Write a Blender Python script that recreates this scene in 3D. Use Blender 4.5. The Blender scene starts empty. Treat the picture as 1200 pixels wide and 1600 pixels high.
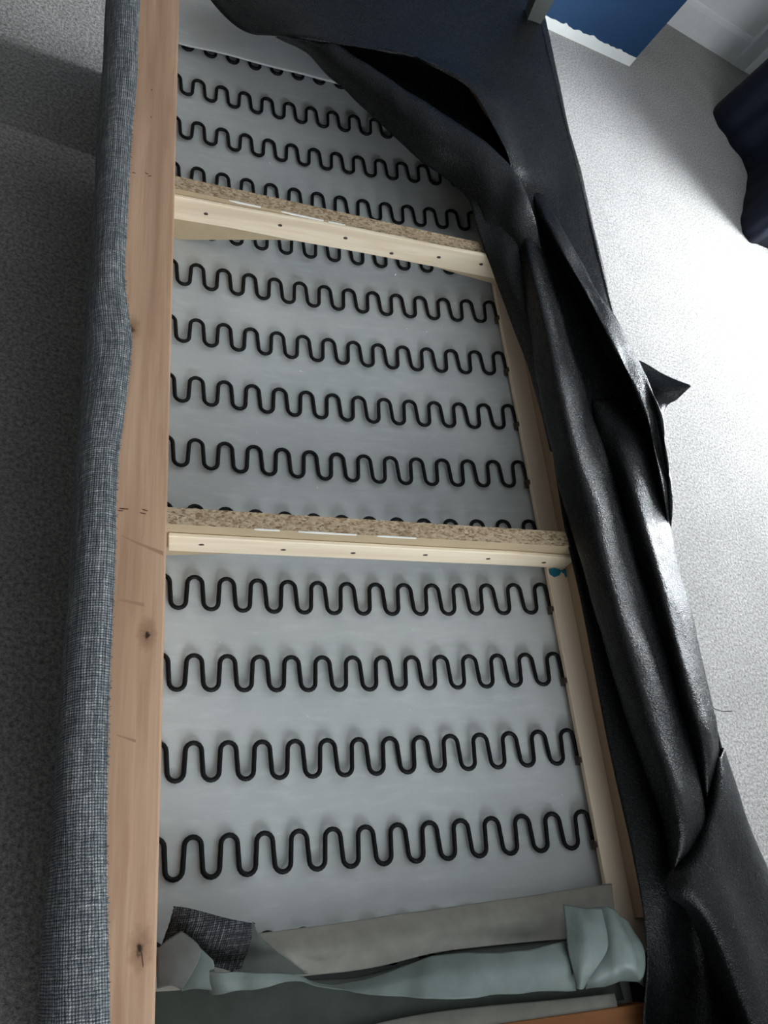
import bpy, bmesh, math, random
from mathutils import Vector, Matrix, noise

# ------------------------------------------------------------------ camera
sc = bpy.context.scene
FPX = 1317.9
THETA = math.radians(14.0)          # the upturned sofa leans: its back (right) side is higher
H0 = 0.55                           # height of the spring plane's origin above the carpet
RC = Matrix(((0.95589584, -0.08940777, 0.27976667),
             (0.04431181, -0.89773535, -0.43830093),
             (0.29034394, 0.43136701, -0.85417967)))
CS = Vector((-0.0883661, -0.0807278, 1.05353123))        # camera in sofa coordinates
S2W = Matrix(((math.cos(THETA), 0, -math.sin(THETA)), (0, 1, 0), (math.sin(THETA), 0, math.cos(THETA))))
ORG = Vector((0, 0, H0))
CW = S2W @ CS + ORG
cam_data = bpy.data.cameras.new('camera')
cam = bpy.data.objects.new('camera', cam_data)
sc.collection.objects.link(cam)
cam_data.sensor_fit = 'HORIZONTAL'
cam_data.sensor_width = 36.0
cam_data.lens = FPX * 36.0 / 1200.0
cam_data.clip_start = 0.02
right = S2W @ RC.row[0].copy().to_3d()
down = S2W @ RC.row[1].copy().to_3d()
fwd = S2W @ RC.row[2].copy().to_3d()
cm = Matrix((right, -down, -fwd)).transposed().to_4x4()
cm.translation = CW
cam.matrix_world = cm
sc.camera = cam

# ------------------------------------------------------------------ world, lights, exposure
world = bpy.data.worlds.new('sky'); sc.world = world
world.use_nodes = True
wb = world.node_tree.nodes['Background']
wb.inputs[0].default_value = (0.62, 0.78, 1.0, 1); wb.inputs[1].default_value = 1.0

WIN_Y0, WIN_Y1, WIN_Z0, WIN_Z1, WALL_X = 1.45, 2.55, 0.45, 2.05, 3.45
W2_X0, W2_X1, W2_Z0, W2_Z1, WALL_Y = -0.22, 1.55, 1.05, 2.35, -2.2
def area(name, loc, direction, sx, sy, power, col):
    l = bpy.data.lights.new(name, 'AREA'); l.shape = 'RECTANGLE'
    l.size = sx; l.size_y = sy; l.energy = power; l.color = col
    o = bpy.data.objects.new(name, l); sc.collection.objects.link(o)
    o.location = loc
    o.rotation_euler = Vector(direction).to_track_quat('-Z', 'Y').to_euler()
    return o
area('daylight_through_window', (WALL_X + 0.42, (WIN_Y0 + WIN_Y1) / 2, (WIN_Z0 + WIN_Z1) / 2), (-1, 0.25, -0.2),
     WIN_Y1 - WIN_Y0, WIN_Z1 - WIN_Z0, 270, (0.90, 0.96, 1.0))
area('added_near_fill', ((W2_X0 + W2_X1) / 2, WALL_Y - 0.12, (W2_Z0 + W2_Z1) / 2), (0, 1, -0.15),
     W2_X1 - W2_X0, W2_Z1 - W2_Z0, 58, (0.95, 0.98, 1.0))  # added fill behind the camera, brightens wood faces towards the viewer

sc.view_settings.view_transform = 'Standard'
sc.view_settings.look = 'None'
sc.view_settings.gamma = 1.0
sc.view_settings.use_curve_mapping = False
sc.view_settings.exposure = 0.2

# ------------------------------------------------------------------ helpers
def ray_s(px, py):
    return RC.transposed() @ Vector(((px - 600) / FPX, (py - 800) / FPX, 1.0))
def at(px, py, z):
    """point of the sofa's own space that stands at height z above its spring plane"""
    d = ray_s(px, py); t = (z - CS.z) / d.z
    return CS + d * t
def at_y(px, py, y):
    d = ray_s(px, py); t = (y - CS.y) / d.y
    return CS + d * t
def floor_at(px, py, z=0.0):
    d = S2W @ ray_s(px, py); t = (z - CW.z) / d.z
    return CW + d * t

def link(name, me, mat=None, parent=None, smooth=False):
    o = bpy.data.objects.new(name, me); sc.collection.objects.link(o)
    if mat is not None:
        for m in (mat if isinstance(mat, (list, tuple)) else [mat]): me.materials.append(m)
    if smooth:
        for p in me.polygons: p.use_smooth = True
    if parent is not None: o.parent = parent
    return o
def tag(o, label=None, category=None, kind=None, group=None):
    if label: o['label'] = label
    if category: o['category'] = category
    if kind: o['kind'] = kind
    if group: o['group'] = group
    return o
def mesh(name, verts, faces):
    me = bpy.data.meshes.new(name); me.from_pydata([tuple(v) for v in verts], [], faces); me.update()
    return me
def box_mesh(name, a, b, bevel=0.0):
    bm = bmesh.new()
    bmesh.ops.create_cube(bm, size=1.0)
    for v in bm.verts:
        v.co = Vector([(a[i] + b[i]) / 2 + v.co[i] * (b[i] - a[i]) for i in range(3)])
    if bevel > 0:
        bmesh.ops.bevel(bm, geom=list(bm.edges), offset=bevel, segments=2, affect='EDGES', profile=0.6)
    me = bpy.data.meshes.new(name); bm.to_mesh(me); bm.free()
    return me
def prism_y(name, poly, y0, y1, bevel=0.0, skew=0.0):
    """polygon in (x, z) pushed along y; skew turns it a little in plan"""
    n = len(poly)
    v = [(x, y0 + skew * x, z) for x, z in poly] + [(x, y1 + skew * x, z) for x, z in poly]
    f = [list(range(n)), list(range(2 * n - 1, n - 1, -1))] + [[(i + 1) % n, i, n + i, n + (i + 1) % n] for i in range(n)]
    me = mesh(name, v, f)
    bm = bmesh.new(); bm.from_mesh(me)
    bmesh.ops.recalc_face_normals(bm, faces=bm.faces)
    if bevel: bmesh.ops.bevel(bm, geom=list(bm.edges), offset=bevel, segments=2, affect='EDGES')
    bm.to_mesh(me); bm.free()
    return me
def cr(p0, p1, p2, p3, t):
    return 0.5 * ((2 * p1) + (p2 - p0) * t + (2 * p0 - 5 * p1 + 4 * p2 - p3) * t * t + (3 * p1 - p0 - 3 * p2 + p3) * t ** 3)
def spline(pts, n):
    pts = [Vector(p) for p in pts]; out = []
    m = len(pts)
    for i in range(m - 1):
        a = pts[max(i - 1, 0)]; b = pts[i]; c = pts[i + 1]; d = pts[min(i + 2, m - 1)]
        for k in range(n): out.append(cr(a, b, c, d, k / n))
    out.append(pts[-1]); return out
def loft(name, rows, nu, nv, mat, parent, wr=0.0, wscale=20, thick=0.0, seed=0, fine=0.0, fscale=90, edge_j=0.0):
    """cloth surface through a grid of points: rows along, points across; each given as Vector"""
    rows = [spline(r, nu) for r in rows]
    cols = list(zip(*rows))
    cols = [spline(c, nv) for c in cols]
    W = len(cols); L = len(cols[0])
    g = [[Vector(cols[i][j]) for i in range(W)] for j in range(L)]
    rnd = random.Random(seed)
    off = Vector((rnd.random() * 50, rnd.random() * 50, rnd.random() * 50))
    nrm = [[None] * W for _ in range(L)]
    for j in range(L):
        for i in range(W):
            a = g[j][min(i + 1, W - 1)] - g[j][max(i - 1, 0)]
            b = g[min(j + 1, L - 1)][i] - g[max(j - 1, 0)][i]
            n = a.cross(b)
            nrm[j][i] = n.normalized() if n.length > 1e-12 else Vector((0, 0, 1))
    uv = [[(0, 0)] * W for _ in range(L)]
    for j in range(L):
        u = 0
        for i in range(W):
            if i: u += (g[j][i] - g[j][i - 1]).length
            uv[j][i] = (u, g[j][i].y)
    verts = []
    for j in range(L):
        for i in range(W):
            p = g[j][i]
            d = 0
            if wr: d += wr * noise.noise(Vector((p.x * 1.3, p.y * 0.45, p.z)) * wscale + off)
            if fine: d += fine * noise.noise(p * fscale + off)
            q = p + nrm[j][i] * d
            if edge_j and (i in (0, W - 1)):
                q = q + Vector((rnd.uniform(-1, 1), rnd.uniform(-1, 1), 0)) * edge_j
            verts.append(q)
    faces = [[j * W + i, j * W + i + 1, (j + 1) * W + i + 1, (j + 1) * W + i] for j in range(L - 1) for i in range(W - 1)]
    me = mesh(name, verts, faces)
    ul = me.uv_layers.new(name='cloth')
    for lp in me.loops:
        j, i = divmod(lp.vertex_index, W)
        ul.data[lp.index].uv = uv[j][i]
    o = link(name, me, mat, parent, smooth=True)
    if thick:
        md = o.modifiers.new('thickness', 'SOLIDIFY'); md.thickness = thick; md.offset = 0
    return o
def P(l):
    return [at(*q) for q in l]
def tube(name, pts, r, mat, parent, seg=6, close_ends=True):
    pts = [Vector(p) for p in pts]; n = len(pts)
    verts = []; faces = []
    up = Vector((0, 0, 1)); 
    for i, p in enumerate(pts):
        t = (pts[min(i + 1, n - 1)] - pts[max(i - 1, 0)]).normalized()
        a = t.cross(up)
        if a.length < 1e-4: a = t.cross(Vector((1, 0, 0)))
        a.normalize(); b = a.cross(t).normalized()
        rr = r[i] if isinstance(r, (list, tuple)) else r
        for k in range(seg):
            an = 2 * math.pi * k / seg
            verts.append(p + a * math.cos(an) * rr + b * math.sin(an) * rr)
    for i in range(n - 1):
        for k in range(seg):
            faces.append([i * seg + k, i * seg + (k + 1) % seg, (i + 1) * seg + (k + 1) % seg, (i + 1) * seg + k])
    if close_ends:
        faces.append(list(range(seg))[::-1]); faces.append([(n - 1) * seg + k for k in range(seg)])
    return link(name, mesh(name, verts, faces), mat, parent, smooth=True)

# ------------------------------------------------------------------ materials
class NT:
    def __init__(s, name, rough=0.7, spec=0.3):
        s.m = bpy.data.materials.new(name); s.m.use_nodes = True
        s.t = s.m.node_tree; s.b = s.t.nodes['Principled BSDF']
        s.b.inputs['Roughness'].default_value = rough
        s.b.inputs['Specular IOR Level'].default_value = spec
        s.tc = s.t.nodes.new('ShaderNodeTexCoord')
    def n(s, kind, **kw):
        x = s.t.nodes.new('ShaderNode' + kind)
        for k, v in kw.items():
            if k in x.inputs: x.inputs[k].default_value = v
            else: setattr(x, k, v)
        return x
    def l(s, a, b): s.t.links.new(a, b)
    def coord(s, scale=(1, 1, 1), src='Object', rot=(0, 0, 0), loc=(0, 0, 0)):
        mp = s.n('Mapping'); s.l(s.tc.outputs[src], mp.inputs[0])
        mp.inputs['Scale'].default_value = scale; mp.inputs['Rotation'].default_value = rot; mp.inputs['Location'].default_value = loc
        return mp.outputs[0]
    def noise(s, co, scale, detail=3, rough=0.55, dist=0.0):
        x = s.n('TexNoise'); s.l(co, x.inputs['Vector'])
        x.inputs['Scale'].default_value = scale; x.inputs['Detail'].default_value = detail
        x.inputs['Roughness'].default_value = rough; x.inputs['Distortion'].default_value = dist
        return x.outputs['Fac']
    def ramp(s, fac, stops, interp='LINEAR'):
        r = s.n('ValToRGB'); r.color_ramp.interpolation = interp
        e = r.color_ramp.elements
        while len(e) < len(stops): e.new(0.5)
        for k, (p, c) in enumerate(stops):
            e[k].position = p; e[k].color = (c[0], c[1], c[2], 1) if not isinstance(c, (int, float)) else (c, c, c, 1)
        s.l(fac, r.inputs[0]); return r.outputs[0]
    def mix(s, fac, a, b, mode='MIX'):
        x = s.n('Mix', data_type='RGBA', blend_type=mode)
        for val, sock in ((fac, x.inputs[0]), (a, x.inputs[6]), (b, x.inputs[7])):
            if isinstance(val, (int, float)): sock.default_value = val
            elif isinstance(val, (tuple, list)): sock.default_value = (val[0], val[1], val[2], 1)
            else: s.l(val, sock)
        return x.outputs[2]
    def math(s, op, a, b=0.0, c=0.0):
        x = s.n('Math', operation=op)
        for i, v in enumerate((a, b, c)):
            if isinstance(v, (int, float)): x.inputs[i].default_value = v
            else: s.l(v, x.inputs[i])
        return x.outputs[0]
    def color(s, c):
        if isinstance(c, (tuple, list)): s.b.inputs['Base Color'].default_value = (c[0], c[1], c[2], 1)
        else: s.l(c, s.b.inputs['Base Color'])
    def bump(s, h, strength=0.4, dist=0.002):
        x = s.n('Bump'); x.inputs['Strength'].default_value = strength; x.inputs['Distance'].default_value = dist
        s.l(h, x.inputs['Height']); s.l(x.outputs[0], s.b.inputs['Normal'])

def m_plain(name, c, rough=0.7, spec=0.3, nscale=30, var=0.08):
    a = NT(name, rough, spec); co = a.coord()
    f = a.noise(co, nscale, 4)
    a.color(a.ramp(f, [(0.3, [x * (1 - var) for x in c]), (0.7, [min(1, x * (1 + var)) for x in c])]))
    a.bump(f, 0.15, 0.001)
    return a.m
def m_carpet():
    a = NT('grey_carpet', 0.95, 0.1); co = a.coord()
    f1 = a.noise(co, 125, 4, 0.8); f2 = a.noise(co, 6, 4); f3 = a.noise(co, 90, 2)
    c1 = a.ramp(f1, [(0.32, (0.11, 0.10, 0.09)), (0.5, (0.40, 0.385, 0.37)), (0.66, (0.68, 0.665, 0.65))])
    c2 = a.mix(0.2, c1, a.ramp(f3, [(0.35, (0.25, 0.24, 0.23)), (0.65, (0.50, 0.485, 0.47))]))
    c = a.mix(1.0, c2, a.ramp(f2, [(0.3, (0.88, 0.88, 0.88)), (0.7, (1, 1, 1))]), 'MULTIPLY')
    a.color(c); a.bump(f1, 1.0, 0.006)
    return a.m
def m_wood(name, base, dark, axis='y', knots=(), ring=26, rough=0.62):
    a = NT(name, rough, 0.25)
    sc_ = (1, 0.06, 1) if axis == 'y' else (0.06, 1, 1)
    co = a.coord(sc_)
    grain = a.noise(co, ring * 3, 5, 0.6, 0.4); broad = a.noise(co, ring * 0.8, 3, 0.5, 0.8)
    fine = a.noise(a.coord((1, 0.02, 1) if axis == 'y' else (0.02, 1, 1)), 420, 2)
    c = a.ramp(broad, [(0.3, [0.45 * (b + d) for b, d in zip(base, dark)]), (0.55, base), (0.75, [min(1, x * 1.1) for x in base])])
    c = a.mix(a.math('MULTIPLY', a.ramp(grain, [(0.48, 0.0), (0.62, 1.0)]), 0.32), c, dark)
    c = a.mix(a.math('MULTIPLY', a.ramp(fine, [(0.45, 0.0), (0.65, 1.0)]), 0.15), c, dark)
    h = grain
    for (kx, ky, kz, r) in knots:
        mp = a.n('Mapping'); a.l(a.tc.outputs['Object'], mp.inputs[0])
        s_ = (1 / r, 0.55 / r, 0.3 / r)
        mp.inputs['Scale'].default_value = s_
        mp.inputs['Location'].default_value = (-kx * s_[0], -ky * s_[1], -kz * s_[2])
        ln = a.n('VectorMath', operation='LENGTH'); a.l(mp.outputs[0], ln.inputs[0])
        wob = a.math('ADD', ln.outputs['Value'], a.math('MULTIPLY', a.math('SUBTRACT', a.noise(a.coord(), 120, 3), 0.5), 0.9))
        halo = a.ramp(wob, [(0.3, 1.0), (1.6, 0.0)] if False else [(0.25, 1.0), (1.0, 0.0)])
        c = a.mix(a.math('MULTIPLY', halo, 0.75), c, [d * 0.75 for d in dark])
        core = a.ramp(wob, [(0.10, 1.0), (0.28, 0.0)])
        c = a.mix(core, c, (0.035, 0.02, 0.012))
    a.color(c); a.bump(h, 0.18, 0.001)
    return a.m
def m_chip():
    a = NT('chipboard_edge', 0.85, 0.15); co = a.coord((0.55, 1, 1))
    v = a.n('TexVoronoi'); a.l(co, v.inputs['Vector']); v.inputs['Scale'].default_value = 420
    sp = a.n('SeparateColor'); a.l(v.outputs['Color'], sp.inputs[0])
    f = a.noise(co, 300, 3, 0.7)
    c = a.ramp(sp.outputs[0], [(0.0, (0.46, 0.35, 0.23)), (0.35, (0.56, 0.44, 0.30)), (0.6, (0.40, 0.29, 0.18)), (0.85, (0.26, 0.18, 0.11)), (1.0, (0.62, 0.52, 0.38))])
    c = a.mix(a.ramp(f, [(0.30, 1.0), (0.42, 0.0)]), c, (0.07, 0.045, 0.028))
    a.color(c); a.bump(f, 0.8, 0.002)
    return a.m
def m_weave(name, ca, cb, cc, pitch=0.0030, contrast=1.0, bumpd=0.0012):
    """tweed: warp and weft threads of uneven tone on the cloth's own UV"""
    a = NT(name, 0.92, 0.12)
    s = 1.0 / pitch
    co = a.coord((s, s, 1), 'UV')
    wob = a.noise(a.coord((s * 0.25, s * 0.25, 1), 'UV'), 1.0, 2)
    sx = a.n('SeparateXYZ'); a.l(co, sx.inputs[0])
    u = a.math('ADD', sx.outputs[0], a.math('MULTIPLY', wob, 0.8)); v = a.math('ADD', sx.outputs[1], a.math('MULTIPLY', wob, 0.8))
    su = a.math('ABSOLUTE', a.math('SINE', a.math('MULTIPLY', u, math.pi)))
    sv = a.math('ABSOLUTE', a.math('SINE', a.math('MULTIPLY', v, math.pi)))
    h = a.math('MULTIPLY', a.math('POWER', su, 0.6), a.math('POWER', sv, 0.6))
    thr_u = a.noise(a.coord((s * 0.9, s * 0.05, 1), 'UV'), 1.0, 2, 0.7)
    thr_v = a.noise(a.coord((s * 0.05, s * 0.9, 1), 'UV'), 1.0, 2, 0.7)
    blob = a.noise(co, 0.55, 3, 0.7)
    tone = a.math('ADD', a.math('MULTIPLY', thr_u, 0.45), a.math('MULTIPLY', thr_v, 0.30))
    tone = a.math('ADD', tone, a.math('MULTIPLY', blob, 0.35))
    c = a.ramp(tone, [(0.38, ca), (0.55, cb), (0.70, cc)])
    c = a.mix(a.ramp(h, [(0.12, 0.9 * contrast), (0.55, 0.0)]), c, [x * 0.25 for x in ca])
    a.color(c); a.bump(a.math('ADD', h, a.math('MULTIPLY', blob, 0.6)), 0.9, bumpd)
    return a.m
def m_black():
    a = NT('black_nonwoven_cloth', 0.28, 0.24)
    co = a.coord(); f = a.noise(co, 520, 2, 0.7); f2 = a.noise(a.coord((1, 0.5, 1)), 240, 2, 0.6); f3 = a.noise(co, 14, 3)
    a.color(a.ramp(f3, [(0.3, (0.0035, 0.004, 0.0045)), (0.7, (0.006, 0.0068, 0.0072))]))
    a.l(a.ramp(f, [(0.35, 0.17), (0.65, 0.34)]), a.b.inputs['Roughness'])
    a.bump(a.math('ADD', a.math('MULTIPLY', a.math('POWER', f, 1.6), 1.2), f2), 0.5, 0.0018)
    return a.m
def m_lining():
    a = NT('pale_grey_lining', 0.8, 0.2); co = a.coord((0.25, 1, 1))
    f = a.noise(co, 90, 4, 0.6); f2 = a.noise(a.coord(), 7, 3); sp = a.noise(a.coord(), 170, 1, 0.4)
    c = a.ramp(f2, [(0.3, (0.46, 0.495, 0.50)), (0.7, (0.53, 0.555, 0.555))])
    c = a.mix(a.math('MULTIPLY', a.ramp(f, [(0.5, 0.0), (0.72, 1.0)]), 0.35), c, (0.66, 0.69, 0.69))
    c = a.mix(a.ramp(sp, [(0.80, 0.0), (0.84, 1.0)]), c, (0.85, 0.86, 0.86))
    a.color(c); a.bump(f, 0.25, 0.001)
    return a.m
def m_cloth(name, c, rough=0.6, spec=0.35):
    a = NT(name, rough, spec); co = a.coord()
    f = a.noise(co, 40, 3); g = a.noise(co, 500, 2)
    a.color(a.ramp(f, [(0.3, [x * 0.88 for x in c]), (0.7, [x * 1.1 for x in c])]))
    a.bump(a.math('ADD', f, a.math('MULTIPLY', g, 0.3)), 0.3, 0.002)
    return a.m
def m_wall(name, c):
    a = NT(name, 0.65, 0.3); co = a.coord(); f = a.noise(co, 140, 3); g = a.noise(co, 3, 3)
    a.color(a.ramp(g, [(0.3, [x * 0.95 for x in c]), (0.7, c)])); a.bump(f, 0.12, 0.001)
    return a.m

M = dict(
    carpet=m_carpet(), white=m_wall('white_paint', (0.78, 0.79, 0.78)), blue=m_wall('blue_paint', (0.012, 0.046, 0.115)),
    taupe=m_wall('bounce_cutting_taupe', (0.06, 0.055, 0.05)), gloss=m_plain('white_gloss_paint', (0.80, 0.81, 0.80), 0.35, 0.5, 20, 0.03),
    pine_front=m_wood('planed_pine_rail', (0.60, 0.395, 0.265), (0.36, 0.20, 0.115), 'y',
                      [(-0.0615, 0.232, 0.1, 0.013), (-0.058, -0.087, 0.1, 0.014), (-0.094, 0.66, 0.1, 0.013)]),
    batten=m_wood('pale_pine_batten', (0.86, 0.75, 0.58), (0.68, 0.52, 0.34), 'x', (), 30),
    tan=m_wood('beige_board', (0.80, 0.68, 0.54), (0.66, 0.53, 0.41), 'y', (), 10),
    brown=m_wood('brown_chip_face', (0.34, 0.255, 0.18), (0.23, 0.16, 0.105), 'y', (), 20),
    orange=m_wood('orange_stained_wood', (0.33, 0.135, 0.05), (0.20, 0.075, 0.028), 'x', (), 22),
    chip=m_chip(), chipface=m_plain('cream_board_face', (0.45, 0.36, 0.235), 0.55, 0.3, 25, 0.06),
    sliver=m_plain('white_edge_sliver', (0.88, 0.87, 0.82), 0.4, 0.4), 
    spring=m_plain('black_spring_wire', (0.004, 0.004, 0.0045), 0.5, 0.2, 80, 0.2),
    iron=m_plain('dark_iron', (0.05, 0.035, 0.028), 0.5, 0.5, 200, 0.4),
    lining=m_lining(),
    flap=m_cloth('beige_grey_flap', (0.30, 0.295, 0.265), 0.8, 0.2),
    green=m_cloth('grey_green_interlining', (0.14, 0.178, 0.166), 0.5, 0.4),
    dgreen=m_cloth('dark_grey_green_cloth', (0.085, 0.10, 0.09), 0.7, 0.25),
    tweed=m_weave('blue_grey_tweed', (0.075, 0.092, 0.108), (0.225, 0.248, 0.265), (0.57, 0.595, 0.605)),
    tweed_body=m_cloth('blue_grey_sofa_cloth', (0.14, 0.158, 0.172), 0.92, 0.12),
    scrap=m_weave('charcoal_weave_back', (0.02, 0.02, 0.022), (0.06, 0.063, 0.066), (0.22, 0.23, 0.235), 0.0022),
    scrap_light=m_cloth('grey_cloth_face', (0.13, 0.135, 0.13), 0.85, 0.15),
    black=m_black(), navy=m_cloth('navy_fabric', (0.004, 0.007, 0.019), 0.75, 0.3),
    teal=m_plain('teal_paint_smear', (0.015, 0.20, 0.30), 0.4, 0.4, 60, 0.3),
    pencil=m_plain('pencil_mark', (0.10, 0.05, 0.035), 0.7, 0.2), stain=m_plain('brown_stain', (0.40, 0.25, 0.16), 0.7, 0.2),
    leg=m_plain('grey_green_leg', (0.075, 0.09, 0.082), 0.4, 0.5), thread=m_plain('black_thread', (0.01, 0.01, 0.01), 0.7, 0.2),
)

# ------------------------------------------------------------------ the room
def struct(name, me, mat, smooth=False):
    return tag(link(name, me, mat, None, smooth), kind='structure')
X0, X1, Y0, Y1, ZC = -0.68, WALL_X, WALL_Y, 4.02, 2.45
struct('floor', box_mesh('floor', (X0 - .1, Y0 - .1, -0.08), (X1 + .2, Y1 + 1.6, 0.0)), M['carpet'])
struct('ceiling', box_mesh('ceiling', (X0 - .1, Y0 - .1, ZC), (X1 + .2, Y1 + .1, ZC + .1)), M['white'])
struct('wall_left', box_mesh('wall_left', (X0 - .1, Y0 - .1, 0), (X0, Y1 + .1, ZC)), M['taupe'])  # unseen wall, set close and dark to keep the left carpet dim

struct('wall_far', box_mesh('wall_far', (X0, Y1, 0), (X1, Y1 + .1, ZC)), M['white'])
# window wall with its opening
bm = bmesh.new()
def add_box(bm, a, b):
    r = bmesh.ops.create_cube(bm, size=1.0)
    for v in r['verts']: v.co = Vector([(a[i] + b[i]) / 2 + v.co[i] * (b[i] - a[i]) for i in range(3)])
for a, b in (((X1, Y0, 0), (X1 + .4, WIN_Y0, ZC)), ((X1, WIN_Y1, 0), (X1 + .4, Y1, ZC)),
             ((X1, WIN_Y0, 0), (X1 + .4, WIN_Y1, WIN_Z0)), ((X1, WIN_Y0, WIN_Z1), (X1 + .4, WIN_Y1, ZC))):
    add_box(bm, a, b)
me = bpy.data.meshes.new('wall_right'); bm.to_mesh(me); bm.free()
struct('wall_right', me, M['white'])
bm = bmesh.new()  # near wall, opened for the added fill light
for a, b in (((X0, Y0 - .1, 0), (W2_X0, Y0, ZC)), ((W2_X1, Y0 - .1, 0), (X1, Y0, ZC)), ((W2_X0, Y0 - .1, 0), (W2_X1, Y0, W2_Z0)), ((W2_X0, Y0 - .1, W2_Z1), (W2_X1, Y0, ZC))):
    add_box(bm, a, b)
me = bpy.data.meshes.new('wall_near'); bm.to_mesh(me); bm.free()
struct('wall_near', me, M['white'])
bm = bmesh.new()  # frame of the added, unseen near window
for a, b in (((W2_X0, Y0 - .09, W2_Z0), (W2_X0 + .05, Y0 - .04, W2_Z1)), ((W2_X1 - .05, Y0 - .09, W2_Z0), (W2_X1, Y0 - .04, W2_Z1)),
             ((W2_X0, Y0 - .09, W2_Z0), (W2_X1, Y0 - .04, W2_Z0 + .05)), ((W2_X0, Y0 - .09, W2_Z1 - .05), (W2_X1, Y0 - .04, W2_Z1))):
    add_box(bm, a, b)
me = bpy.data.meshes.new('added_near_window'); bm.to_mesh(me); bm.free()
struct('added_near_window', me, M['gloss'])
# white window frame round the opening, with a mullion
bm = bmesh.new()
for a, b in (((X1 + .30, WIN_Y0, WIN_Z0), (X1 + .35, WIN_Y0 + .05, WIN_Z1)), ((X1 + .30, WIN_Y1 - .05, WIN_Z0), (X1 + .35, WIN_Y1, WIN_Z1)),
             ((X1 + .30, WIN_Y0, WIN_Z0), (X1 + .35, WIN_Y1, WIN_Z0 + .05)), ((X1 + .30, WIN_Y0, WIN_Z1 - .05), (X1 + .35, WIN_Y1, WIN_Z1))):
    add_box(bm, a, b)
me = bpy.data.meshes.new('window_1'); bm.to_mesh(me); bm.free()
struct('window_1', me, M['gloss'])
# skirting on the far wall: board with a rounded top
sk = [(0, 0), (0.018, 0), (0.018, 0.13), (0.012, 0.15), (0.004, 0.158), (0, 0.158)]
v = [(2.30, Y1 - d, z) for d, z in sk] + [(X1, Y1 - d, z) for d, z in sk]
n = len(sk)
f = [[i, (i + 1) % n, n + (i + 1) % n, n + i] for i in range(n)] + [list(range(n))[::-1], [n + i for i in range(n)]]
struct('baseboard_far', mesh('baseboard_far', v, f), M['gloss'])
cx = floor_at(1140, 94).x
struct('trim_2', box_mesh('trim_2', (cx, Y1 - 0.03, 0), (cx + 0.10, Y1, ZC), 0.006), M['gloss'])
struct('baseboard_right', box_mesh('baseboard_right', (X1 - 0.018, WIN_Y1, 0), (X1, Y1, 0.158), 0.004), M['gloss'])
# blue chimney breast, standing forward of the far wall
bl = floor_at(845, 40); br = floor_at(983, 103)
d = (br - bl).normalized(); nrm = Vector((-d.y, d.x, 0))
a0 = bl - d * 1.1
pts = [a0, br, br + nrm * 0.60, a0 + nrm * 0.75]
v = [(p.x, p.y, 0) for p in pts] + [(p.x, p.y, ZC) for p in pts]
f = [[3, 2, 1, 0], [4, 5, 6, 7]] + [[i, (i + 1) % 4, 4 + (i + 1) % 4, 4 + i] for i in range(4)]
struct('wall_chimney', mesh('wall_chimney', v, f), M['blue'])
# bare white strip along its foot, the blue paint stopping at a ragged line
rnd = random.Random(4)
NS = 260; top = []; 
Lw = (br - a0).length
vv = []; ff = []
for i in range(NS + 1):
    t = i / NS
    p = a0 + d * (Lw * t) - nrm * 0.003
    hgt = 0.046 + 0.006 * noise.noise(Vector((t * 14, 0, 0))) + 0.004 * noise.noise(Vector((t * 60, 3, 0)))
    if t > 0.72: hgt += 0.018 * max(0.0, noise.noise(Vector((t * 38, 9, 0)))) ** 0.7
    for (o_, z_) in ((0, 0), (0, hgt), (1, hgt), (1, 0)):
        q = p + nrm * (0.003 * o_); vv.append((q.x, q.y, z_))
for i in range(NS):
    b0 = i * 4; b1 = b0 + 4
    for k in range(4): ff.append([b0 + k, b0 + (k + 1) % 4, b1 + (k + 1) % 4, b1 + k])
ff.append([NS * 4 + k for k in range(4)]); ff.append([3, 2, 1, 0])
struct('trim_1', mesh('trim_1', vv, ff), M['gloss'])

# ------------------------------------------------------------------ navy curtain by the window
cp = [floor_at(*q) for q in ((1178, 140), (1148, 152), (1114, 178), (1140, 222), (1166, 268), (1163, 310), (1157, 350), (1170, 377), (1198, 388))]
cp = [Vector((3.36, 3.42, 0))] + cp[1:] + [Vector((3.02, 2.44, 0)), Vector((3.36, 2.40, 0))]
path = spline(cp, 10)
rows = []
for k in range(26):
    z = 2.25 * k / 25
    s_ = 1 + 0.0 * z
    r = []
    for i, p in enumerate(path):
        w = 0.012 * math.sin(i * 0.95 + 0.6 * noise.noise(Vector((i * .2, z, 0)))) * (0.5 + 0.5 * z)
        q = Vector((p.x + w + 0.02 * noise.noise(Vector((i * .15, z * 2, 3))), p.y + 0.6 * w, z))
        # gathers towards the wall higher up
        q.x += (3.36 - q.x) * 0.18 * min(1, z / 2.2)
        r.append(q)
    rows.append(r)
W_ = len(path)
v = [q for r in rows for q in r]
f = [[j * W_ + i, j * W_ + i + 1, (j + 1) * W_ + i + 1, (j + 1) * W_ + i] for j in range(25) for i in range(W_ - 1)]
cur = link('curtain', mesh('curtain', v, f), M['navy'], None, True)
md = cur.modifiers.new('thickness', 'SOLIDIFY'); md.thickness = 0.004
tag(cur, 'dark navy blue fabric hanging down to the carpet beside the white wall', 'curtain')

# ------------------------------------------------------------------ the sofa, upside down
sofa = bpy.data.objects.new('sofa', None); sc.collection.objects.link(sofa)
sofa.location = ORG
sofa.rotation_euler = (0, -THETA, 0)
tag(sofa, 'upturned sofa with torn black underside cover showing zigzag springs and wooden frame', 'sofa')
def floor_z(x, lift=0.0):      # sofa-space z of the carpet under x
    return -(H0 - lift + math.sin(THETA) * x) / math.cos(THETA)

YN, YF = -0.30, 1.64
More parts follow.
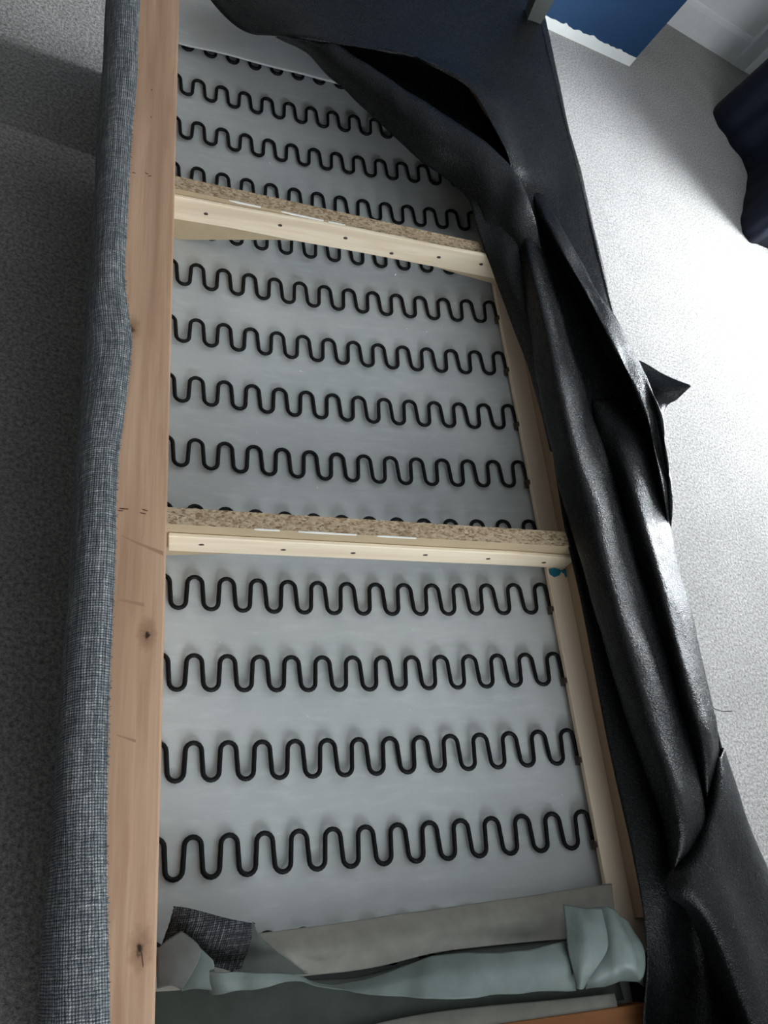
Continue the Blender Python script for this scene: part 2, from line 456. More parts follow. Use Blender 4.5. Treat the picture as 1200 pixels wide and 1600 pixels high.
# body hidden below the frame: seat base, backrest (right), two arms
link('seat_base', box_mesh('seat_base', (-0.135, YN, -0.24), (0.66, YF, -0.045), 0.02), M['tweed_body'], sofa)
link('backrest', prism_y('backrest', [(0.48, -0.22), (0.685, -0.02), (0.70, floor_z(0.70)), (0.56, floor_z(0.56))], YN + .02, YF - .02, 0.012), M['tweed_body'], sofa)
for ya, yb in ((YF + 0.002, YF + 0.31), (YN - 0.16, YN - 0.002)):
    zt = 0.05 if ya > 0 else 0.14  # near arm raised, out of view, to shade the near end of the bay
    link('arm', prism_y('arm', [(-0.14, zt), (0.68, zt - 0.02), (0.68, floor_z(0.68)), (-0.14, floor_z(-0.14))], ya, yb, 0.012), M['tweed_body'], sofa)

# front rail of planed pine
fr = link('front_rail', box_mesh('front_rail', (-0.128, YN, 0.0), (-0.0425, YF, 0.1), 0.0025), M['pine_front'], sofa)
tag(fr, 'light brown planed pine rail with dark knots')
# tweed upholstery wrapped over the front rail, raw wavy edge
edge = [(222, -60), (218, 0), (213, 130), (207, 200), (203, 270), (198, 350), (196, 440), (204, 515), (205, 550), (198, 610), (192, 660),
        (187, 700), (183, 760), (181, 830), (178, 900), (175, 980), (172, 1050), (170, 1120), (168, 1200), (167, 1300), (168, 1400), (169, 1500), (171, 1600), (174, 1750)]
rows = []
for px, py in edge:
    e = at(px, py, 0.102)
    y = e.y
    xs = -0.1475 - 0.0145 * (y + 0.14) / 1.5          # outer swell of the padding
    rows.append([e, e + Vector((-0.012, 0, 0.006)), Vector((e.x * 0.35 + xs * 0.65 + 0.002, y, 0.104)), Vector((xs + 0.006, y, 0.084)), Vector((xs - 0.001, y, 0.052)),
                 Vector((xs + 0.001, y, 0.0)), Vector((xs + 0.012, y, -0.12)), Vector((-0.138, y, -0.245))])
up = loft('front_upholstery', rows, 5, 7, M['tweed'], sofa, 0.0025, 22, 0.0015, 3, 0.0)
tag(up, 'blue-grey tweed wrapped over the padded front edge')
# frayed threads along the raw edge
rnd = random.Random(11)
es = spline([at(px, py, 0.103) for px, py in edge], 12)
vv = []; ff = []
for i in range(320):
    p = es[rnd.randrange(len(es))]
    q = p + Vector((rnd.uniform(0.0005, 0.0026), rnd.uniform(-0.003, 0.003), rnd.uniform(-0.0005, 0.002)))
    p = p + Vector((-0.003, rnd.uniform(-0.003, 0.003), 0.0015))
    t = Vector((0, 0.00045, 0)); b = len(vv)
    vv += [p - t, p + t, q + t, q - t, (p + q) / 2 + Vector((0, 0, 0.0006))]
    ff += [[b, b + 1, b + 4], [b + 1, b + 2, b + 4], [b + 2, b + 3, b + 4], [b + 3, b, b + 4]]
tag(link('frayed_edge', mesh('frayed_edge', vv, ff), M['tweed_body'], up), 'frayed thread ends', kind='stuff')
# pencil marks on the rail
for (px, py, w, hgt, an) in ((193, 795, 16, 2.4, 0), (226, 797, 12, 2.0, 14), (223, 802, 11, 2.0, 10), (188, 798, 10, 2, 0), (209, 270, 8, 2, 0), (229, 271, 9, 2, 18), (234, 275, 8, 2, -25), (237, 140, 2, 8, 0), (236, 183, 2, 6, 0),
                             (222, 1497, 2, 24, -8)):
    c = at(px, py, 0.1)
    s = 1 / 1370.0
    a = math.radians(an)
    pts = []
    for (sx, sy) in ((-1, -0.3), (-0.4, -0.5), (1, -0.2), (0.9, 0.4), (-0.3, 0.5)):
        x = sx * w * s / 2; y = sy * hgt * s
        pts.append((c.x + x * math.cos(a) - y * math.sin(a), c.y - (x * math.sin(a) + y * math.cos(a))))
    v = [(x, y, 0.1002) for x, y in pts] + [(x, y, 0.0995) for x, y in pts]
    link('pencil_mark', mesh('pencil_mark', v, [[0, 1, 2, 3, 4], [9, 8, 7, 6, 5]] + [[i, 5 + i, 5 + (i + 1) % 5, (i + 1) % 5] for i in range(5)]), M['pencil'], fr)
for (q0, q1, wd) in (((214, 850), (255, 868), 7), ((190, 838), (214, 850), 4), ((185, 938), (225, 948), 6), ((183, 1150), (212, 1160), 4)):
    a = at(*q0, 0.1001); b = at(*q1, 0.1001); w = wd / 1370.0
    link('stain', mesh('stain', [a, b, b + Vector((0, w, 0)), a + Vector((0, w * 0.6, 0))] + [p - Vector((0, 0, .0005)) for p in (a, b, b + Vector((0, w, 0)), a + Vector((0, w * .6, 0)))],
         [[0, 1, 2, 3], [7, 6, 5, 4], [0, 4, 5, 1], [1, 5, 6, 2], [2, 6, 7, 3], [3, 7, 4, 0]]), M['stain'], fr)

# back rail (right): a low ledge the springs hook on, and a board standing on it
XR = 0.512
sr = link('spring_rail', box_mesh('spring_rail', (XR, -0.150, 0.003), (0.57, YF - .02, 0.012), 0.0015), M['tan'], sofa)
tag(sr, 'beige board that the springs hook under')
br_ = link('back_rail', box_mesh('back_rail', (0.5425, -0.110, 0.0123), (0.558, YF - .01, 0.050), 0.001), M['brown'], sofa)
tag(br_, 'brown chipboard rail')
link('outer_rail', box_mesh('outer_rail', (0.662, YN, -0.01), (0.685, YF, 0.045), 0.002), M['brown'], sofa)
for px, py, an in ((906, 984, 0.5), (914, 977, 1.9), (899, 944, 1.2)):
    c = at(px, py, 0.045); c.x = 0.542
    link('staple', box_mesh('staple', (c.x - .0012, c.y - .006 * math.cos(an) - .001, c.z - .005 * math.sin(an) - .001), (c.x + .0004, c.y + .006 * math.cos(an) + .001, c.z + .005 * math.sin(an) + .001)), M['iron'], br_)
# teal paint smear on the ledge
for poly in ([(857, 889), (866, 887), (874, 889), (878, 892), (874, 899), (866, 902), (859, 897)], [(876, 891), (884, 888), (885, 892), (880, 896)], [(881, 895), (885, 892), (886, 900), (884, 903)]):
    t_ = [at(px, py, 0.0124) for px, py in poly]; m_ = len(t_)
    v = t_ + [p - Vector((0, 0, 0.0012)) for p in t_]
    link('paint_smear', mesh('paint_smear', v, [list(range(m_)), list(range(2 * m_ - 1, m_ - 1, -1))] + [[i, m_ + i, m_ + (i + 1) % m_, (i + 1) % m_] for i in range(m_)]), M['teal'], sr)

# ------------------------------------------------------------------ cross rails
def cross_rail(yn, yf, skew, ztl, ztr, lower, bat_up, bat_lo, nails, slivers, bthick=0.006):
    xl, xr = -0.043, 0.542
    poly = [(xl, ztl), (xr, ztr), (xr, 0.0125), (XR - .002, 0.0125)] + lower[::-1] + [(xl, lower[0][1])]
    me = prism_y('cross_rail', poly, yn, yf, 0.0, skew)
    cr_ = link('cross_rail', me, [M['chipface'], M['chip']], sofa)
    for p in me.polygons:
        if p.normal.z > 0.8: p.material_index = 1
    # batten nailed along the near face
    yb = yn - bthick
    def on_face(q):
        p = at_y(*q, yb)
        for _ in range(3): p = at_y(*q, yb + skew * p.x)
        return p
    A = [on_face(q) for q in bat_up]; B = [on_face(q) for q in bat_lo]
    v = []; f = []
    for a, b in zip(A, B):
        ya = yb + skew * a.x; yc = yn + skew * a.x
        v += [(a.x, ya, a.z), (b.x, ya, b.z), (b.x, yc - .0003, b.z), (a.x, yc - .0003, a.z + 0.001)]
    for i in range(len(A) - 1):
        o = i * 4
        for k in range(4): f.append([o + k, o + 4 + k, o + 4 + (k + 1) % 4, o + (k + 1) % 4])
    f += [[0, 1, 2, 3], [len(v) - 1, len(v) - 2, len(v) - 3, len(v) - 4]]
    me = mesh('batten', v, f)
    bm = bmesh.new(); bm.from_mesh(me); bmesh.ops.recalc_face_normals(bm, faces=bm.faces)
    bmesh.ops.bevel(bm, geom=list(bm.edges), offset=0.0012, segments=1, affect='EDGES'); bm.to_mesh(me); bm.free()
    tag(link('batten', me, M['batten'], cr_), 'pale pine batten')
    for (px, py) in nails:
        c = on_face((px, py))
        y = yb + skew * c.x
        ring = [(c.x + math.cos(a) * 0.0032 * (1.25 if a > 3 else 1), y - 0.0004, c.z + math.sin(a) * 0.0026) for a in [k * math.pi / 4 for k in range(8)]]
        v = ring + [(x, y + 0.002, z) for x, _, z in ring] + [(c.x, y - 0.0012, c.z)]
        link('nail', mesh('nail', v, [[i, (i + 1) % 8, 16] for i in range(8)] + [[i, 8 + i, 8 + (i + 1) % 8, (i + 1) % 8] for i in range(8)]), M['iron'], cr_)
    for (q0, q1) in slivers:
        x0 = at_y(*q0, yn + skew * .2).x; x1 = at_y(*q1, yn + skew * .2).x
        def zt(x): return ztl + (ztr - ztl) * (x - xl) / (xr - xl)
        v = []
        for x, wd in ((x0, 0.0006), (x0 * .7 + x1 * .3, 0.0020), (x1, 0.0012)):
            y = yn + skew * x; z = zt(x)
            v += [(x, y - 0.0010, z - wd - .0004), (x, y - 0.0010, z + 0.0003), (x, y + wd * 0.4, z + 0.0003), (x, y + wd * 0.4, z - wd)]
        f = []
        for i in range(2):
            for k in range(4): f.append([i * 4 + k, i * 4 + 4 + k, i * 4 + 4 + (k + 1) % 4, i * 4 + (k + 1) % 4])
        f += [[3, 2, 1, 0], [8, 9, 10, 11]]
        link('edge_sliver', mesh('edge_sliver', v, f), M['sliver'], cr_)
    return cr_
low2 = [(at_y(px, py, 0.372).x, at_y(px, py, 0.372).z) for px, py in ((263, 868), (330, 866), (440, 862), (640, 868), (800, 874), (852, 888))]
low2[0] = (-0.043, low2[0][1])
cross_rail(0.372, 0.395, 0.0, 0.098, 0.074, low2,
           [(263, 838), (430, 847), (640, 858), (800, 866), (915, 874)], [(263, 861), (430, 868), (640, 877), (800, 884), (915, 890)],
           [(315, 851), (443, 859), (552, 864), (665, 867), (763, 873), (850, 879)],
           [((470, 822), (560, 831)), ((590, 836), (650, 841)), ((400, 818), (440, 821))])
def low_pt(px, py):
    p = at_y(px, py, 0.918)
    for _ in range(3): p = at_y(px, py, 0.920 - 0.045 * p.x)
    return (p.x, p.z)
low1 = [low_pt(*q) for q in ((267, 380), (360, 380), (435, 380), (477, 382), (560, 390), (652, 412), (700, 428), (772, 448))]
low1[0] = (-0.043, low1[0][1])
cross_rail(0.927, 0.953, -0.045, 0.098, 0.074, low1,
           [(268, 306), (360, 324), (460, 342), (560, 360), (690, 387), (790, 405)], [(268, 342), (360, 357), (460, 377), (560, 395), (690, 420), (790, 440)],
           [(322, 334), (438, 352), (540, 372), (612, 396), (686, 402), (752, 413)],
           [((360, 306), (410, 317)), ((442, 323), (508, 336)), ((516, 337), (542, 343)), ((612, 356), (648, 364))])

# ------------------------------------------------------------------ zigzag springs
PITCH, AMP = 0.042, 0.0221
def arch(x):
    t = (x + 0.03) / 0.564
    return -0.0171 * 4 * t * (1 - t)
def spring_path():
    pts = []; r = 0.0098
    for i in range(-1, 13):
        cx_ = i * PITCH
        last = i == 12
        for k in range(0, 9):
            a = math.pi - math.pi * k / 8
            pts.append((cx_ + r * math.cos(a), AMP - r + r * math.sin(a)))
            if last and k == 6: break
        if last: break
        pts.append((cx_ + PITCH * 0.25 - 0.0003, 0.004)); pts.append((cx_ + PITCH * 0.25 + 0.0003, -0.004))
        cb = cx_ + PITCH / 2
        for k in range(0, 9):
            a = math.pi + math.pi * k / 8
            pts.append((cb + r * math.cos(a), -AMP + r + r * math.sin(a)))
        pts.append((cx_ + PITCH * 0.75 - 0.0003, -0.004)); pts.append((cx_ + PITCH * 0.75 + 0.0003, 0.004))
    # the last leg turns down and slips under the ledge
    x, y = pts[-1]
    pts += [(x + 0.0015, 0.008), (x + 0.0020, -0.006), (x + 0.0022, -0.020)]
    return [Vector((x, y, arch(x))) for x, y in pts]
spath = spring_path()
first = tube('spring', spath, 0.0030, M['spring'], sofa, 6)
xe = spath[-1].x
clip_me = None
rows_y = [-0.107, 0.0, 0.107, 0.2159, 0.3223, 0.427, 0.532, 0.6386, 0.7456, 0.8551, 0.96, 1.068, 1.178, 1.288, 1.408]
rnd = random.Random(2)
clipb = bmesh.new()
add_box(clipb, (xe - 0.005, -0.026, -0.003), (xe + 0.016, -0.014, 0.0015))
add_box(clipb, (xe - 0.004, -0.024, 0.0015), (xe - 0.0015, -0.017, 0.010))
clip_mesh = bpy.data.meshes.new('spring_clip'); clipb.to_mesh(clip_mesh); clipb.free(); clip_mesh.materials.append(M['iron'])
for i, y in enumerate(rows_y):
    o = first if i == 0 else first.copy()
    if i: sc.collection.objects.link(o); o.parent = sofa
    o.location = (0, y, 0)
    c = bpy.data.objects.new('spring_clip', clip_mesh); sc.collection.objects.link(c); c.parent = o
# pale lining behind the springs
rows = []
for y in (-0.24, -0.1, 0.1, 0.3, 0.5, 0.7, 0.9, 1.1, 1.3, 1.5, 1.63):
    rows.append([Vector((x, y, arch(x) - 0.0068)) for x in (-0.06, 0.0, 0.08, 0.16, 0.25, 0.34, 0.42, 0.48, 0.53)])
ln = loft('seat_lining', rows, 5, 14, M['lining'], sofa, 0.0035, 8, 0.002, 5, 0.0006, 60)
tag(ln, 'pale grey lining sheet behind the springs')
# lining flap at the far end lies over the last spring
fl = loft('lining_flap', [P([(250, 62, .012), (275, 67, .012), (400, 98, .006), (525, 130, .004), (640, 158, .006)]),
                     P([(250, 30, .016), (275, 35, .016), (400, 66, .008), (535, 95, .006), (650, 125, .006)]),
                     P([(250, -60, .016), (275, -60, .016), (400, -40, .008), (560, -10, .004), (670, 20, .004)])], 8, 6, M['lining'], sofa, 0.003, 14, 0.002, 9)
tag(fl, 'pale lining folded over at the far end')

# ------------------------------------------------------------------ near end: flap, torn interlining, scraps, end rail
nf = loft('lining_flap', [P([(236, 1482, .016), (300, 1472, .012), (392, 1461, .008), (520, 1444, .006), (640, 1427, .006), (800, 1404, .008), (936, 1384, .012), (955, 1382, .012)]),
                     P([(236, 1510, .030), (300, 1500, .028), (430, 1490, .026), (540, 1482, .025), (660, 1460, .025), (800, 1440, .024), (940, 1425, .024), (960, 1422, .024)]),
                     P([(236, 1550, .030), (300, 1545, .024), (480, 1524, .020), (580, 1512, .018), (680, 1488, .016), (800, 1474, .016), (945, 1462, .018), (970, 1460, .018)])], 8, 8, M['flap'], sofa, 0.002, 14, 0.0016, 21)
tag(nf, 'plain beige-grey flap at the near end')
dg = loft('under_cloth', [P([(230, 1530, .010), (420, 1530, .008), (560, 1525, .004), (700, 1486, .004), (830, 1470, .006), (960, 1455, .006)]),
                     P([(230, 1565, .006), (420, 1560, .006), (560, 1565, .006), (700, 1560, .006), (830, 1545, .006), (965, 1520, .006)]),
                     P([(230, 1660, .004), (420, 1650, .004), (560, 1625, .004), (700, 1600, .004), (830, 1580, .004), (975, 1562, .004)])], 8, 6, M['dgreen'], sofa, 0.003, 16, 0.0016, 23)
tag(dg, 'dark grey-green cloth')
bf = loft('under_flap', [P([(520, 1618, .012), (640, 1588, .016), (760, 1572, .018), (870, 1562, .018), (960, 1552, .020)]),
                    P([(520, 1640, .016), (640, 1612, .020), (760, 1598, .022), (870, 1588, .022), (965, 1574, .022)]),
                    P([(520, 1680, .010), (640, 1660, .012), (760, 1640, .014), (870, 1625, .014), (970, 1610, .014)])], 6, 5, M['flap'], sofa, 0.001, 14, 0.0016, 24)
st = loft('torn_strip', [P([(318, 1512, .050), (345, 1519, .058), (385, 1519, .056), (455, 1523, .050), (530, 1541, .040), (592, 1526, .048), (640, 1504, .056), (700, 1490, .060), (800, 1487, .060), (890, 1470, .056)]),
                    P([(322, 1530, .044), (350, 1534, .054), (390, 1530, .054), (460, 1529, .050), (535, 1547, .046), (600, 1540, .055), (645, 1528, .064), (705, 1520, .068), (800, 1515, .066), (893, 1503, .060)]),
                    P([(328, 1552, .034), (355, 1549, .048), (395, 1545, .050), (462, 1533, .050), (540, 1550, .048), (605, 1556, .055), (650, 1560, .062), (710, 1560, .064), (805, 1553, .060), (900, 1548, .052)])],
          8, 7, M['green'], sofa, 0.006, 30, 0.0012, 31)
tag(st, 'torn strip of grey-green interlining')
sc1 = loft('fabric_scrap', [P([(272, 1416, .052), (300, 1420, .060), (350, 1434, .056), (398, 1443, .050)]),
                       P([(268, 1432, .050), (300, 1438, .058), (348, 1450, .056), (396, 1452, .048)]),
                       P([(258, 1462, .036), (305, 1470, .044), (345, 1478, .044), (385, 1490, .040)]),
                       P([(246, 1500, .020), (300, 1512, .022), (340, 1522, .022), (372, 1524, .026)])], 7, 7, M['scrap'], sofa, 0.002, 30, 0.0015, 33, edge_j=0.0006)
tag(sc1, 'charcoal woven fabric scrap with frayed edge')
sc3 = loft('lining_corner', [P([(396, 1440, .052), (398, 1446, .052), (402, 1462, .048)]),
                        P([(375, 1466, .040), (405, 1475, .042), (432, 1486, .036)]),
                        P([(365, 1510, .030), (410, 1512, .032), (470, 1516, .026)]),
                        P([(362, 1524, .028), (415, 1524, .030), (482, 1522, .024)])], 7, 6, M['dgreen'], sofa, 0.0015, 30, 0.0012, 35)
sc2 = loft('fabric_fold', [P([(246, 1482, .050), (262, 1468, .060), (283, 1455, .066)]),
                      P([(246, 1510, .046), (276, 1495, .062), (314, 1486, .066)]),
                      P([(246, 1545, .036), (268, 1540, .050), (284, 1546, .048)])], 7, 7, M['scrap_light'], sofa, 0.002, 30, 0.0015, 37)
tag(sc2, 'turned-over grey fabric corner')
sc4 = loft('strip_end', [P([(302, 1474, .060), (316, 1484, .060), (333, 1500, .058)]),
                    P([(296, 1505, .050), (312, 1508, .054), (335, 1512, .056)]),
                    P([(284, 1548, .036), (305, 1545, .044), (334, 1548, .044)])], 7, 7, M['green'], sofa, 0.002, 30, 0.0012, 38)
# folded triangle and wrap at the right-hand corner
tri = loft('folded_corner', [P([(880, 1413, .066), (910, 1418, .070), (946, 1420, .066)]),
                        P([(884, 1450, .070), (915, 1450, .080), (950, 1462, .072)]),
                        P([(888, 1490, .070), (912, 1488, .080), (942, 1492, .074)]),
                        P([(904, 1542, .064), (906, 1544, .066), (910, 1540, .064)])], 7, 7, M['green'], sofa, 0.006, 38, 0.0012, 39)
tag(tri, 'folded triangle of grey-green interlining')
wrp = loft('corner_wrap', [P([(930, 1418, .060), (950, 1419, .068), (968, 1432, .066), (982, 1446, .058), (992, 1462, .05)]),
                      P([(930, 1455, .062), (955, 1450, .074), (980, 1462, .074), (998, 1472, .064), (1004, 1485, .04)]),
                      P([(925, 1500, .062), (955, 1490, .076), (985, 1492, .076), (1003, 1500, .064), (1008, 1510, .04)]),
                      P([(915, 1534, .058), (955, 1522, .070), (985, 1516, .072), (1001, 1522, .062), (1007, 1528, .04)]),
                      P([(915, 1545, .040), (955, 1540, .046), (985, 1535, .046), (1000, 1536, .042), (1005, 1540, .03)])], 7, 7, M['green'], sofa, 0.006, 45, 0.0012, 41)
tag(wrp, 'interlining bunched round the rail end')
er = link('end_rail', box_mesh('end_rail', (-0.042, -0.245, -0.002), (0.532, -0.2005, 0.026), 0.002), M['orange'], sofa)
tag(er, 'orange-brown wooden end rail')

# ------------------------------------------------------------------ black dust cover, torn off and folded over to the right
dc = loft('dust_cover', [  # the part still stapled along the back edge
    P([(300, -60, .085), (430, -62, .11), (560, -65, .10), (720, -68, .09), (820, -70, .082), (828, -70, .06)]),
    P([(329, 0, .095), (440, -5, .118), (570, -5, .105), (720, -5, .09), (834, -5, .082), (840, -5, .06)]),
    P([(378, 47, .100), (480, 40, .125), (590, 35, .110), (730, 40, .092), (846, 45, .082), (852, 45, .06)]),
    P([(440, 59, .105), (520, 66, .135), (640, 80, .120), (760, 92, .095), (858, 95, .082), (863, 95, .06)]),
    P([(600, 76, .125), (660, 92, .135), (720, 108, .115), (790, 122, .094), (866, 130, .082), (872, 130, .06)]),
    P([(725, 132, .130), (752, 142, .128), (782, 150, .110), (820, 158, .092), (873, 160, .082), (880, 160, .06)]),
    P([(771, 199, .125), (786, 202, .122), (805, 204, .106), (835, 206, .092), (884, 204, .082), (890, 204, .06)]),
    P([(798, 257, .110), (808, 257, .108), (822, 257, .098), (850, 257, .090), (897, 255, .082), (903, 255, .06)]),
    P([(790, 300, .082), (812, 298, .086), (838, 296, .086), (868, 296, .086), (908, 298, .082), (914, 298, .06)]),
    P([(800, 350, .082), (825, 350, .084), (850, 349, .084), (880, 349, .085), (921, 350, .082), (927, 350, .06)]),
    P([(815, 430, .082), (840, 430, .084), (868, 430, .084), (900, 430, .085), (940, 430, .082), (946, 430, .06)]),
    P([(845, 560, .082), (875, 560, .083), (905, 560, .084), (935, 560, .084), (972, 560, .081), (978, 560, .06)]),
    P([(871, 760, .078), (920, 760, .082), (950, 760, .083), (985, 760, .083), (1020, 760, .081), (1026, 760, .06)]),
    P([(907, 940, .074), (960, 940, .082), (995, 940, .082), (1030, 940, .083), (1064, 940, .081), (1071, 940, .06)]),
    P([(945, 1140, .070), (1000, 1140, .082), (1040, 1140, .083), (1080, 1140, .083), (1112, 1140, .081), (1120, 1140, .06)]),
    P([(989, 1340, .068), (1030, 1340, .076), (1075, 1340, .078), (1120, 1340, .082), (1160, 1340, .080), (1170, 1340, .06)]),
    P([(1010, 1480, .060), (1042, 1480, .054), (1090, 1480, .025), (1145, 1480, .070), (1195, 1480, .080), (1205, 1480, .06)]),
    P([(1006, 1600, .050), (1050, 1600, .010), (1110, 1600, .005), (1180, 1600, .070), (1225, 1600, .080), (1235, 1600, .06)]),
    P([(1008, 1720, .050), (1060, 1720, .010), (1130, 1720, .005), (1210, 1720, .070), (1255, 1720, .080), (1265, 1720, .06)])],
    6, 8, M['black'], sofa, 0.0035, 16, 0.0008, 51, 0.0006, 110)
tag(dc, 'torn black nonwoven underside cover, loose and bunched along one side')
# strip of cover that hangs into the gap beside the back rail, and the covered outer side
link('cover_side', prism_y('cover_side', [(0.6875, 0.072), (0.6905, 0.072), (0.695, -0.10), (0.692, -0.10)], YN + .02, YF - .002), M['black'], dc)
pp = tube('piping', spline([at(821, -60, .079), at(845, 40, .079), at(870, 145, .079), at(897, 255, .079), at(921, 350, .079), at(952, 478, .079), at(985, 612, .077), at(1055, 900, .076)], 6), 0.0042, M['black'], dc, 8)
def roll(name, st, zb, zc, seed, peak=0.55, tuck=14, wr=0.004, label=None, zr=None, nu=6, nv=7):
    """long soft tube of cloth: left edge, shoulder, crest, right edge, tucked under at both sides"""
    rows = []
    for k, s in enumerate(st):
        (lx, ly), (rx, ry) = s[0], s[1]
        hh = s[2] if len(s) > 2 else 1.0
        def mixp(t, z): return at(lx + (rx - lx) * t, ly + (ry - ly) * t, z)
        zt = zb + (zc - zb) * hh
        z_r = s[3] if len(s) > 3 else zb + (zt - zb) * 0.42
        rows.append([at(lx + tuck * hh, ly, zb - 0.002), at(lx, ly, zb + (zt - zb) * 0.30), mixp(0.22, zb + (zt - zb) * 0.78), mixp(peak, zt),
                     mixp(0.5 + 0.5 * peak + 0.03, zb + (zt - zb) * 0.82), at(rx, ry, z_r), at(rx - tuck * hh, ry, zb - 0.004)])
    o = loft(name, rows, nu, nv, M['black'], dc, wr, 26, 0.0008, seed, 0.0007, 120)
    if label: tag(o, label)
    return o
roll('cover_fold', [((798, 272), (808, 280), .05), ((803, 310), (823, 315), .1), ((806, 350), (836, 352), .3), ((812, 410), (854, 412), .85), ((822, 470), (875, 475)), ((834, 550), (900, 552)), ((845, 620), (918, 622)),
     ((860, 694), (941, 700)), ((880, 781), (968, 780)), ((898, 844), (988, 846)), ((922, 934), (1013, 934)), ((945, 1017), (1037, 1014)), ((973, 1108), (1062, 1108)),
     ((1007, 1204), (1090, 1208)), ((1030, 1272), (1104, 1268), .9), ((1042, 1325), (1098, 1300), .7), ((1046, 1368), (1068, 1338), .4)], .086, .146, 61, 0.46, 14)
roll('cover_fold', [((925, 625), (965, 622), .15), ((932, 665), (1004, 655), .5), ((940, 705), (1016, 698), .85), ((955, 745), (1024, 748)), ((975, 814), (1043, 815)), ((988, 860), (1054, 858)), ((1010, 934), (1074, 934)), ((1033, 1010), (1094, 1014)),
     ((1056, 1100), (1112, 1092)), ((1074, 1150), (1121, 1135)), ((1088, 1200), (1123, 1185), .8), ((1100, 1262), (1112, 1245), .4)], .084, .138, 62, 0.46, 12)
roll('cover_fold', [((834, 300), (852, 302), .02), ((840, 330), (866, 334), .3), ((848, 356), (882, 362), .7), ((873, 405), (908, 412), .9), ((903, 460), (944, 468)), ((934, 529), (981, 528), 1.1), ((960, 574), (1002, 568)), ((985, 625), (1022, 618), 1.0, .140), ((1000, 660), (1033, 652), 1.0, .140),
     ((1010, 700), (1040, 697), .9, .136), ((1024, 754), (1046, 742), .8, .130), ((1036, 800), (1049, 800), .6, .118), ((1044, 838), (1050, 842), .3)], .086, .146, 63, 0.42, 10, 0.006)
# band of cover hanging into the bay beside the first fold
loft('cover_band', [P([(728, 296, .094), (762, 278, .100), (800, 262, .104)]), P([(738, 328, .096), (765, 305, .102), (800, 285, .106)]), P([(743, 350, .094), (772, 340, .102), (806, 330, .108)]), P([(757, 391, .090), (785, 388, .102), (812, 390, .108)]),
                    P([(779, 448, .082), (800, 448, .100), (822, 450, .106)]), P([(809, 529, .072), (822, 529, .088), (838, 530, .102)]),
                    P([(825, 575, .078), (835, 578, .090), (848, 580, .102)]), P([(845, 645, .082), (852, 648, .092), (862, 650, .100)]), P([(860, 705, .084), (866, 707, .090), (874, 708, .096)])], 6, 6, M['black'], dc, 0.003, 26, 0.0008, 64)
# broad fold that runs across the far bay
loft('cover_fold', [P([(430, 57, .095), (448, 57, .118), (470, 64, .122), (480, 66, .105)]), P([(470, 78, .092), (490, 72, .124), (523, 68, .128), (530, 74, .100)]), P([(517, 121, .090), (530, 105, .126), (550, 87, .132), (560, 96, .100)]),
                    P([(572, 172, .090), (588, 145, .130), (600, 118, .138), (608, 128, .100)]), P([(632, 230, .090), (638, 187, .132), (648, 152, .140), (655, 160, .100)]),
                    P([(690, 275, .088), (704, 232, .132), (722, 200, .140), (728, 206, .100)]), P([(736, 312, .090), (752, 268, .130), (771, 236, .140), (776, 244, .100)]),
                    P([(758, 350, .096), (780, 305, .124), (800, 268, .136), (806, 276, .104)]), P([(786, 372, .098), (800, 335, .124), (818, 300, .136), (822, 306, .104)]), P([(806, 400, .096), (816, 375, .114), (834, 346, .122), (837, 352, .112)]), P([(812, 440, .090), (826, 425, .108), (848, 405, .112), (850, 410, .104)])], 6, 6, M['black'], dc, 0.004, 20, 0.0008, 65, 0.0006, 110)
# lower layer sagging under that fold, its black also standing in for shade
loft('cover_layer', [P([(505, 62, .095), (600, 66, .085), (700, 90, .080)]), P([(540, 110, .088), (640, 120, .070), (740, 150, .075)]), P([(590, 178, .080), (680, 180, .062), (780, 220, .074)]),
                     P([(640, 226, .070), (720, 235, .055), (800, 270, .076)]), P([(695, 268, .072), (750, 285, .070), (806, 300, .088)]), P([(738, 318, .080), (770, 318, .085), (808, 328, .092)])], 7, 7, M['black'], dc, 0.004, 20, 0.0008, 66)
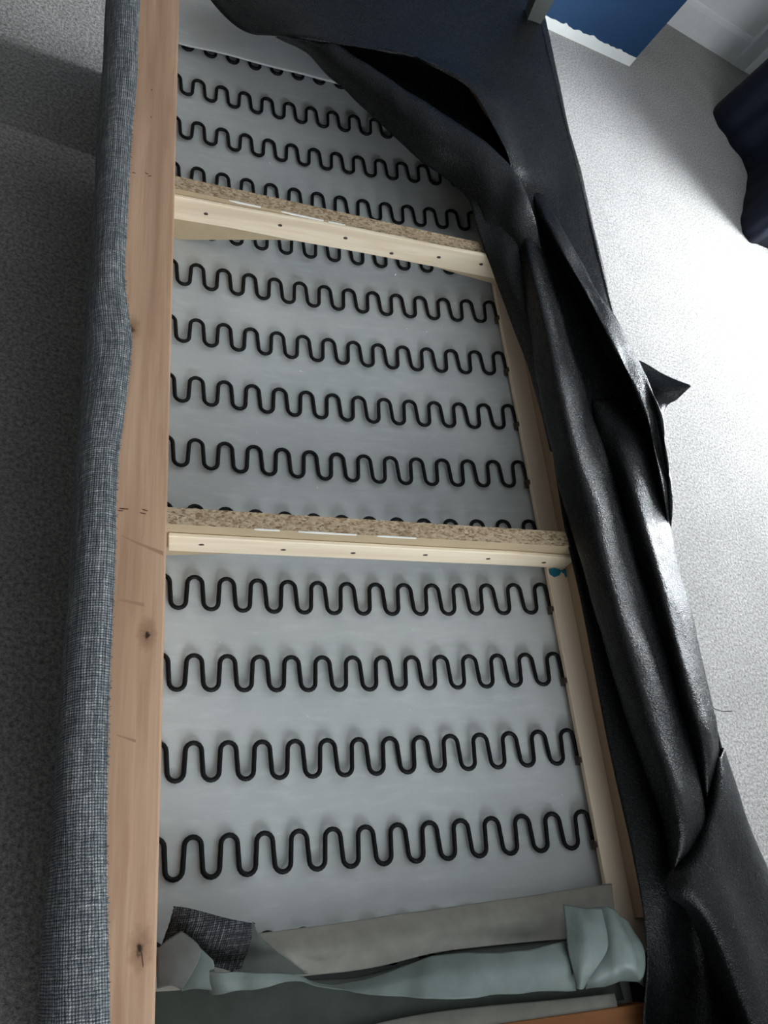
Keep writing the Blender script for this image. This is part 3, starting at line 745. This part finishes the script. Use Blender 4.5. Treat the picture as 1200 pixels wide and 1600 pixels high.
# lower loose flap spilling over the edge
loft('cover_flap', [P([(1116, 1196, .100), (1121, 1190, .108), (1125, 1180, .108), (1130, 1170, .090), (1126, 1168, .05)]), P([(1106, 1264, .104), (1118, 1248, .116), (1132, 1235, .112), (1147, 1222, .085), (1140, 1222, .03)]),
                    P([(1077, 1330, .106), (1105, 1315, .120), (1138, 1305, .112), (1173, 1295, .080), (1165, 1296, .02)]), P([(1041, 1381, .098), (1085, 1378, .122), (1138, 1370, .112), (1198, 1362, .075), (1190, 1362, .01)]),
                    P([(1072, 1425, .088), (1112, 1440, .118), (1165, 1440, .108), (1226, 1440, .070), (1215, 1440, .01)]), P([(1095, 1475, .080), (1134, 1495, .114), (1190, 1510, .106), (1252, 1520, .066), (1240, 1520, .0)]),
                    P([(1115, 1530, .075), (1155, 1555, .112), (1212, 1580, .104), (1278, 1600, .064), (1266, 1600, .0)]), P([(1150, 1610, .072), (1190, 1640, .110), (1245, 1670, .102), (1305, 1690, .062), (1292, 1690, .0)])],
     7, 7, M['black'], dc, 0.006, 18, 0.0008, 67, 0.0007, 110)
# pointed corner sticking out over the carpet
loft('cover_corner', [P([(958, 556, .078), (966, 600, .079), (975, 645, .079), (988, 715, .076)]), P([(995, 562, .062), (1002, 600, .070), (1006, 625, .070), (1020, 735, .07)]), P([(1028, 580, .066), (1032, 602, .082), (1036, 618, .080), (1038, 644, .062)]),
                      P([(1054, 592, .080), (1058, 603, .090), (1060, 610, .090), (1058, 624, .078)]), P([(1077, 601, .096), (1079, 603, .098), (1079, 604, .098), (1077, 606, .096)])], 6, 6, M['black'], dc, 0.002, 30, 0.0008, 68)
# loose black thread at the edge
tube('loose_thread', spline([at(1112, 1104, .06), at(1118, 1108, .05), at(1128, 1111, .04), at(1145, 1111, .03)], 5), 0.0006, M['thread'], dc, 5)

# ------------------------------------------------------------------ sofa foot at the far corner, pointing up
lg_b = at(832, 28, .082)
s_ = 0.020
v = []
for z, k in ((0.082, 0.8), (0.13, 0.95), (0.24, 1.1), (0.245, 1.05)):
    v += [(lg_b.x - s_ * k, lg_b.y - s_ * k, z), (lg_b.x + s_ * k, lg_b.y - s_ * k, z), (lg_b.x + s_ * k, lg_b.y + s_ * k, z), (lg_b.x - s_ * k, lg_b.y + s_ * k, z)]
f = [[3, 2, 1, 0], [12, 13, 14, 15]]
for i in range(3):
    for k in range(4): f.append([i * 4 + k, i * 4 + (k + 1) % 4, i * 4 + 4 + (k + 1) % 4, i * 4 + 4 + k])
tag(link('foot', mesh('foot', v, f), M['leg'], sofa), 'grey foot standing up at the far corner')
